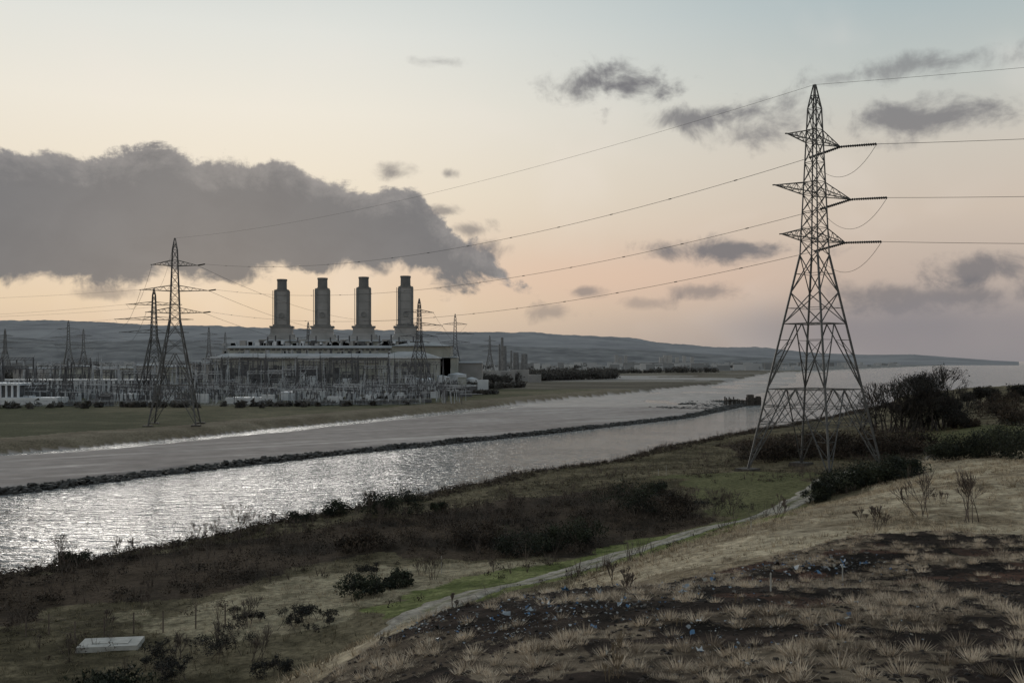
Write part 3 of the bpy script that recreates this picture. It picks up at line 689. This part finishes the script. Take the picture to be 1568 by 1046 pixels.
for px,top,D in ((432,428,722),(494,426,712),(557,424.5,702),(621,423,692)):
    e=empty("power_station_chimney");x=ux(px,D);a=.14
    S=Boxes();T_=Boxes();K=Beams()
    zt=zy(top,D);z1=zy(top+18,D);z2=zy(500,D);z3=zy(524,D)
    S.rbox(x,D,9.2,9.2,z2+1.2,z1,a)
    S.rbox(x,D,23,20,z3,z2-5.0,a,15,15);S.rbox(x,D,15,15,z2-4.99,z2-1.0,a)
    S.rbox(x,D,26,22,1.5,z3-.01,a)
    T_.rbox(x,D,16.6,16,z2-1,z2+.1,a);T_.rbox(x,D,11.5,11.5,z2+.1,z2+1.2,a)
    T_.rbox(x,D,10,10,z1,z1+.7,a)
    for zz in np.linspace(z2+6,z1-4,4): T_.rbox(x,D,9.35,9.35,zz,zz+.25,a)
    for sx in (-1,1):
        for sy in (-1,1):
            cx=x+(sx*4.5*math.cos(a)-sy*4.5*math.sin(a));cy=D+(sx*4.5*math.sin(a)+sy*4.5*math.cos(a))
            T_.rbox(cx,cy,1.5,1.5,z2+1.25,z1-.02,a)
    S.rbox(x+ 8.5,D-3,4,5,z3,z2-6,a,3,4)
    K.add((x,D,z1+.7),(x,D,zt),3.5,3.4);K.add((x,D,zt-1.2),(x,D,zt),3.7);K.add((x,D,z1+.7),(x,D,z1+1.4),4.0)
    S.build("shaft",M_stack,e);T_.build("corner_ribs",M_stack2,e);K.build("flue",M_flue,24,e,True)
    q=Beams();fx=x+math.sin(a)*4.7;fy=D-math.cos(a)*4.7;zc=(z2+z1)/2-5
    q.add((fx,fy,zc),(fx+math.sin(a)*.5,fy-math.cos(a)*.5,zc),1.9,1.9);q.add((fx+math.sin(a)*.5,fy-math.cos(a)*.5,zc),(fx+math.sin(a)*.3,fy-math.cos(a)*.3,zc),1.9,.01)
    q.build("round_vent",M_stack2,20,e)
    l_=Beams();l_.add((x-5.6,D-4.5,z2),(x-5.6,D-4.5,z1),.25);l_.build("ladder",M_darkopen,4,e)

# ------------------------------------------------------------ substation
ss=empty("electricity_substation");G=Beams();Dk=Beams();Ib=Beams();wb=Boxes();db=Boxes()
def gantry(x,y,w,h,dx=1,dy=0,T_=G):
    for s_ in (0,1):
        X0=x+dx*w*s_;Y0=y+dy*w*s_
        for o in (-.7,.7):
            T_.add((X0+o*dy*1.6+o*.9,Y0+o,1.5),(X0,Y0,h),.2)
        for zz in np.arange(2.5,h,1.6):T_.add((X0-.5,Y0,zz),(X0+.5,Y0,zz+1.2),.08)
        if random.random()<.4: T_.add((X0,Y0,h),(X0,Y0,h+random.uniform(2,5)),.14,.06)
    for o in (-.45,.45):
        T_.add((x,y+o,h),(x+dx*w,y+dy*w+o,h),.16);T_.add((x,y+o,h-1.1),(x+dx*w,y+dy*w+o,h-1.1),.16)
    nn_=int(w/1.5)
    for q in range(nn_):
        f0=q/nn_*w;f1=(q+1)/nn_*w;T_.add((x+dx*f0,y+dy*f0,h-1),(x+dx*f1,y+dy*f1,h),.1)
    for q in (.25,.5,.75): Ib.add((x+w*q,y,h-1.1),(x+w*q,y,h-3.4),.2,.12)
random.seed(21)
for row_,D in enumerate((398,412,430,450,470,490,512,535,560)):
    px=-110+random.uniform(0,20)
    while px<640:
        w=random.uniform(10,16);x=ux(px,D);h=random.choice((11,13,15,17,19))+1.5
        if D<425 : h=random.choice((6,8,9))+1.5
        if random.random()<(.85 if D>425 else .45): gantry(x,D,w,h,T_=random.choice((G,Dk,Dk)))
        px+=w*F/D+random.uniform(0,12)
    for k_ in range(160):
        x=ux(random.uniform(-110,715),D)+0;y=D+random.uniform(-9,9);h=random.uniform(3.6,8.0)+1.5
        T_=random.choice((G,G,G,Dk));T_.add((x,y,1.5),(x,y,h-1.6),.16);Ib.add((x,y,h-1.6),(x,y,h),.26,.16)
        if random.random()<.5:G.add((x,y,h),(x+random.uniform(4,10),y,h),.1)
        if random.random()<.2:G.add((x,y,h),(x+1.5,y,h+2.6),.1)
    for k_ in range(15):
        x=ux(random.uniform(-110,730),D);y=D+random.uniform(-6,6);w=random.uniform(2,6);h=random.uniform(2,4.5)
        (wb if random.random()<.45 else db).box(x,x+w,y,y+3.2,1.5,1.5+h)
        if random.random()<.5:
            for s_ in (0,.5,1):Ib.add((x+w*s_,y+1,1.5+h),(x+w*s_,y+1,3.8+h),.28,.12)
for px in (60,150,205,290,338,400,436,520,598,610,665,690):
    D=random.uniform(430,560);x=ux(px,D);G.add((x,D,1.5),(x,D,random.uniform(15,21)),.2,.08)
wb.box(ux(-140,392),ux(28,392),392,418,9.4,10.2);db.box(ux(-138,393),ux(27,393),393,417,1.5,9.38)
for px in np.arange(-136,27,9): wb.box(ux(px,392),ux(px+2.6,392),392.1,392.9,1.5,9.38)
D=455
db.box(ux(-60,D),ux(235,D),D,D+8,1.5,10.0);wb.box(ux(-62,D),ux(236,D),D-.5,D+8.5,10.02,10.6)
for px in np.arange(-58,234,7.2): wb.box(ux(px,D),ux(px+random.choice((1.6,3.5,4.5)),D),D-.4,D-.05,1.6+random.choice((0,2)),9.9)
for (p0,p1,t,D) in ((0,88,609,388),(345,408,609,396),(430,470,600,430),(160,210,603,425),(560,600,603,430),(250,270,598,440)):
    wb.box(ux(p0,D),ux(p1,D),D,D+10,1.5,zy(t,D)+.0)
fn=Beams();xs_=np.arange(ux(-140,380),ux(650,380),.5)
for x in xs_:
    y=382+ (x+60)*.12; zz=hz(x,y);fn.add((x,y,zz-.1),(x,y,zz+2.6),.07)
for x in xs_[:-6:6]:
    y=382+(x+60)*.12;y2=382+(x+3+60)*.12;zz=hz(x,y)
    for o in (.6,2.1):fn.add((x,y+.1,zz+o),(x+3,y2+.1,hz(x+3,y2)+o),.07)
fo=empty("palisade_fence");fn.build("pales_and_rails",M_galv,3,fo)
G.build("galvanised_gantries",M_galv,4,ss);Dk.build("dark_gantries",M_sdark,4,ss);Ib.build("post_insulators",M_sdark,6,ss);wb.build("pale_housings",M_white,ss);db.build("transformers",M_sdark,ss)
wk=empty("chemical_works");B=Beams();Bx=Boxes()
for (p,t,D,r) in ((769,517,900,1.4),(772,530,900,2.6),(765,527,905,1),(790,540,900,3),(803,542,900,3.4),(783,537,890,1)):
    x=ux(p,D);B.add((x,D,1.5),(x,D,zy(t,D)),r,r*.8)
for i_ in range(22):
    D=random.uniform(760,900);x=ux(random.uniform(650,810),D);Bx.box(x,x+random.uniform(5,16),D,D+10,1.5,random.uniform(5,12))
B.build("columns",M_steelfar,10,wk);Bx.build("sheds",M_stack,wk)

# ------------------------------------------------------------ distant trees, town, hills
cs=[];rs=[]
def treerow(p0,p1,D0,D1,n,h):
    for i_ in range(n):
        f=random.random();D=D0+(D1-D0)*f+random.gauss(0,6);x=ux(p0+(p1-p0)*f,D);hh_=h*random.uniform(.5,1)*(.5+1.0*vnoise(np.array([x/25]),np.array([D/25]),5)[0])
        cs.append((x,D,2+hh_*.45));rs.append(hh_*.55)
treerow(640,800,560,640,130,5);treerow(780,945,820,960,220,11);treerow(640,780,690,760,120,9);treerow(800,1100,1250,1500,200,10);treerow(-200,330,760,900,380,14)
treerow(-200,640,1300,1500,420,16);treerow(640,1180,2000,2600,240,13)
treerow(680,720,520,540,30,5);treerow(360,640,372,396,90,1.8);treerow(-100,350,362,372,50,1.6);treerow(560,760,420,520,90,2.4)
V,Fc,t=leafcloud(cs,rs,110,.9,.8)
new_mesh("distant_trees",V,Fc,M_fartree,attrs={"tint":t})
tw=Boxes();tw2=Boxes()
for i_ in range(620):
    D=random.uniform(1800,4200);p=random.choice((random.uniform(-150,330),random.uniform(690,1150),random.uniform(930,1070),random.uniform(1050,1400)))
    x=ux(p,D);w=random.uniform(8,26);h=random.uniform(5,14)
    if x>Xf(D)-30: continue
    (tw if random.random()<.6 else tw2).box(x,x+w,D,D+10,1,2+h,0,4)
for p in (942,948,956,1010,1016,1022,1035,1046,1058):
    D=3400;x=ux(p,D);tw.box(x,x+random.choice((10,16)),D,D+14,1,zy(543+random.uniform(0,4),D))
tw.build("distant_town",mat2("town_pale",(.27,.27,.275),(.38,.375,.37),.01,.9));tw2.build("distant_town",mat2("town_dark",(.15,.15,.152),(.21,.21,.21),.01,.9))
def hills(name,prof,D,depth,mat,seed,rough=.12):
    pxs=np.arange(prof[0][0],prof[-1][0]+1,2.5);py=np.interp(pxs,[p[0] for p in prof],[p[1] for p in prof])
    K=26;f=np.linspace(0,1,K)
    s_=np.sin(f*np.pi*.5)**1.2
    Hh=(HY-py)/F*D+CZ
    Dd=D-depth*(1-f)
    X=((pxs-784)/F)[None,:]*Dd[:,None];Yg=np.repeat(Dd[:,None],len(pxs),1)
    nz=(fbm(X/400,Yg/400,seed,5)-.5)
    Z=Hh[None,:]*s_[:,None]*(1+nz*rough*4*(1-s_[:,None]*.75))+(fbm(X/60,Yg/60,seed+9,3)-.5)*14*s_[:,None]*np.clip(Hh/120,0,1)[None,:]
    X=np.vstack([X,X[-1:]*1.1]);Yg=np.vstack([Yg,Yg[-1:]*1.1]);Z=np.vstack([Z,Z[-1:]*0-5]);Z[0]=-5
    nc=len(pxs);a=np.arange(K)[:,None]*nc;b_=np.arange(nc-1)[None]
    Fc=np.stack([a+b_,a+b_+1,a+nc+b_+1,a+nc+b_],-1).reshape(-1,4)
    return new_mesh(name,np.stack([X,Yg,Z],-1).reshape(-1,3),Fc,mat,smooth=True)
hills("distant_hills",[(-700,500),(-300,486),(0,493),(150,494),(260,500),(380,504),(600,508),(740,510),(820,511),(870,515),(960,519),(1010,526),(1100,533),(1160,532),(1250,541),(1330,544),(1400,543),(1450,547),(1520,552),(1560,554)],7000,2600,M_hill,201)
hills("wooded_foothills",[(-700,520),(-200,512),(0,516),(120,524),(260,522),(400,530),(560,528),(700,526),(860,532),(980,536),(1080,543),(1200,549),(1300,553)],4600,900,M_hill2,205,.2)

# ------------------------------------------------------------ world
w=bpy.data.worlds.new("World");scene.world=w;w.use_nodes=True
try:
    w.cycles.sampling_method='MANUAL';w.cycles.sample_map_resolution=512
except Exception as ex: print(ex)
nt=w.node_tree;N=nt.nodes;L=nt.links;N.clear()
def nd(t,**k):
    x=N.new(t)
    for a,v in k.items(): setattr(x,a,v)
    return x
def mth(op,a,b_=None,c=None,clamp=False):
    x=nd("ShaderNodeMath",operation=op,use_clamp=clamp)
    for i_,v in enumerate((a,b_,c)):
        if v is None: continue
        if isinstance(v,(int,float)): x.inputs[i_].default_value=v
        else: L.new(v,x.inputs[i_])
    return x.outputs[0]
def srgb(r,g,b_): 
    f=lambda c:(c/255/12.92 if c/255<=.04045 else ((c/255+.055)/1.055)**2.4)
    return (f(r),f(g),f(b_))
def ramp(fac,stops,interp='LINEAR'):
    x=nd("ShaderNodeValToRGB");L.new(fac,x.inputs[0]);cr=x.color_ramp;cr.interpolation=interp
    for i_,(p,c) in enumerate(stops):
        e=cr.elements[i_] if i_<2 else cr.elements.new(p)
        e.position=p;e.color=(*c,1)
    return x.outputs[0]
def smooth(v,a,b_):
    x=nd("ShaderNodeMapRange",interpolation_type='SMOOTHSTEP');L.new(v,x.inputs[0]);x.inputs[1].default_value=a;x.inputs[2].default_value=b_;return x.outputs[0]
def mix(f,a,b_):
    x=nd("ShaderNodeMix",data_type='RGBA')
    if isinstance(f,(int,float)):x.inputs[0].default_value=f
    else:L.new(f,x.inputs[0])
    for s_,v in ((6,a),(7,b_)):
        if isinstance(v,tuple):x.inputs[s_].default_value=(*v,1)
        else:L.new(v,x.inputs[s_])
    return x.outputs[2]
tc_=nd("ShaderNodeTexCoord");sep=nd("ShaderNodeSeparateXYZ");L.new(tc_.outputs["Generated"],sep.inputs[0])
az=mth('ARCTAN2',sep.outputs[0],sep.outputs[1]);el=mth('ARCSINE',sep.outputs[2])
AZ=lambda px:math.atan((px-784)/F)
EL=lambda px,py:math.atan((HY-py)/F*math.cos(AZ(px)))
cv=nd("ShaderNodeCombineXYZ");L.new(az,cv.inputs[0]);L.new(mth('MULTIPLY',el,1.25),cv.inputs[1])
def noise(scale,detail=6,rough=.6,dist=0,off=0):
    x=nd("ShaderNodeTexNoise");x.inputs["Scale"].default_value=scale;x.inputs["Detail"].default_value=detail;x.inputs["Roughness"].default_value=rough;x.inputs["Distortion"].default_value=dist
    if off:
        a=nd("ShaderNodeVectorMath",operation='ADD');L.new(cv.outputs[0],a.inputs[0]);a.inputs[1].default_value=(off,off*.7,off*.3);L.new(a.outputs[0],x.inputs["Vector"])
    else:L.new(cv.outputs[0],x.inputs["Vector"])
    return mth('SUBTRACT',x.outputs["Fac"],.5)
def es(py): return max(0,EL(784,py))/.6
elf=mth('DIVIDE',el,.6,clamp=True)
left=ramp(elf,[(0,srgb(206,184,164)),(es(470),srgb(226,204,176)),(es(400),srgb(230,211,188)),(es(300),srgb(236,224,204)),(es(180),srgb(237,231,218)),(es(60),srgb(226,227,221)),(es(-60),srgb(205,213,213)),(.9,srgb(162,174,182))])
rightc=ramp(elf,[(0,srgb(142,138,140)),(es(500),srgb(158,150,149)),(es(430),srgb(190,175,164)),(es(340),srgb(207,192,177)),(es(250),srgb(207,199,187)),(es(150),srgb(195,199,194)),(es(30),srgb(174,188,191)),(.9,srgb(140,158,168))])
base=mix(smooth(az,AZ(450),AZ(1500)),left,rightc)
gp=mth('ADD',mth('POWER',mth('DIVIDE',mth('SUBTRACT',az,AZ(930)),.2),2),mth('POWER',mth('DIVIDE',mth('SUBTRACT',el,EL(930,425)),.035),2))
base=mix(mth('MULTIPLY',mth('EXPONENT',mth('MULTIPLY',gp,-1)),.5),base,srgb(229,192,168))
azn=mth('DIVIDE',mth('ADD',az,.9),1.8,clamp=True)
tp=[(-900,330),(-500,250),(-200,232),(0,228),(60,222),(130,230),(230,232),(330,240),(420,242),(500,266),(570,287),(640,294),(662,325),(700,355),(745,378),(790,440),(900,470),(1000,600)]
bt=[(-900,420),(-500,440),(-200,446),(0,440),(60,432),(110,440),(200,436),(260,425),(330,430),(400,424),(500,410),(600,420),(700,436),(770,442),(800,442),(900,440)]
def curve(pts): return mth('MULTIPLY',ramp(azn,[((AZ(a)+.9)/1.8,(max(0,EL(a,b_))*3,)*3) for a,b_ in pts]),1/3)
Tc=curve(tp);Bc=curve(bt)
n1_=noise(13,6,.68,.25);n2_=noise(20,5,.62,.3,3);n3_=noise(6,3,.5,.3,9)
base=mix(smooth(n3_,.0,.25),base,mix(.22,base,(.88,.80,.74)))
mt=smooth(mth('ADD',mth('SUBTRACT',Tc,el),mth('MULTIPLY',n1_,.07)),-.001,.0075)
mb=smooth(mth('ADD',mth('SUBTRACT',el,Bc),mth('MULTIPLY',n2_,.07)),-.004,.010)
cm=mth('MULTIPLY',mt,mb)
depth=smooth(mth('ADD',mth('SUBTRACT',Tc,el),mth('MULTIPLY',n1_,.11)),0.0,.03)
cc_=mix(depth,srgb(146,144,145),srgb(112,114,119))
cc_=mix(smooth(n3_,-.10,.18),cc_,mix(.35,cc_,srgb(126,127,131)))
cc_=mix(smooth(n2_,-.15,.2),cc_,mix(.25,cc_,srgb(98,100,106)))
sky=mix(mth('MULTIPLY',cm,.98),base,cc_)
for (cx,cy,rx,ry,st,kind) in [(935,132,135,40,.95,0),(1060,182,90,27,.85,0),(1190,192,120,42,.75,0),(1400,182,180,38,.8,0),(1430,100,190,24,.65,0),(1090,384,170,24,.9,0),(1500,415,130,28,.8,0),
      (600,264,60,22,.8,0),(686,267,24,11,.7,0),(680,322,36,14,.7,0),(1080,446,66,16,.6,0),(895,447,40,12,.65,0),(842,478,64,16,.5,0),(1450,455,340,30,.7,0),(1400,500,360,60,.8,1),(670,95,70,12,.45,0),(745,380,46,20,.7,0),(990,465,54,13,.4,0),(720,352,56,16,.7,0),(160,448,70,15,.6,0),(1290,120,60,12,.4,0)]:
    dx=mth('DIVIDE',mth('SUBTRACT',az,AZ(cx)),rx/F*.85);dy=mth('DIVIDE',mth('SUBTRACT',el,EL(cx,cy)),ry/F)
    d=mth('SQRT',mth('ADD',mth('MULTIPLY',dx,dx),mth('MULTIPLY',dy,dy)))
    v=mth('ADD',mth('SUBTRACT',1.0,d),mth('MULTIPLY',n2_ if kind==0 else n3_,2.8 if kind==0 else 1.4))
    sky=mix(mth('MULTIPLY',smooth(v,0,.9),st),sky,srgb(114,113,118) if kind==0 else srgb(138,134,138))
nis=nd("ShaderNodeTexSky");nis.sky_type='NISHITA';nis.sun_disc=False
SAZ=AZ(330);SEL=math.radians(9)
nis.sun_elevation=SEL;nis.sun_rotation=SAZ;nis.dust_density=2;nis.altitude=20
b1=nd("ShaderNodeBackground");L.new(sky,b1.inputs[0]);b1.inputs[1].default_value=.99
b2=nd("ShaderNodeBackground");L.new(nis.outputs[0],b2.inputs[0]);b2.inputs[1].default_value=.05
ms=nd("ShaderNodeMixShader");ms.inputs[0].default_value=.02;L.new(b1.outputs[0],ms.inputs[1]);L.new(b2.outputs[0],ms.inputs[2])
out=nd("ShaderNodeOutputWorld");L.new(ms.outputs[0],out.inputs[0])
# ------------------------------------------------------------ sun + camera
sd=bpy.data.lights.new("sun",'SUN');sd.energy=.65;sd.angle=math.radians(22);sd.color=(1,.95,.88)
so=bpy.data.objects.new("sun",sd);scene.collection.objects.link(so)
sv=Vector((math.sin(SAZ)*math.cos(SEL),math.cos(SAZ)*math.cos(SEL),math.sin(SEL)))
so.rotation_euler=sv.to_track_quat('Z','Y').to_euler()
cd=bpy.data.cameras.new("camera");cd.lens=35;cd.sensor_width=36;cd.clip_end=90000;cd.clip_start=.5;cd.shift_y=30/1568
co=bpy.data.objects.new("camera",cd);co.location=(0,0,CZ);co.rotation_euler=(math.radians(90),0,0);scene.collection.objects.link(co);scene.camera=co
scene.view_settings.view_transform='Standard';scene.view_settings.look='None';scene.view_settings.exposure=0
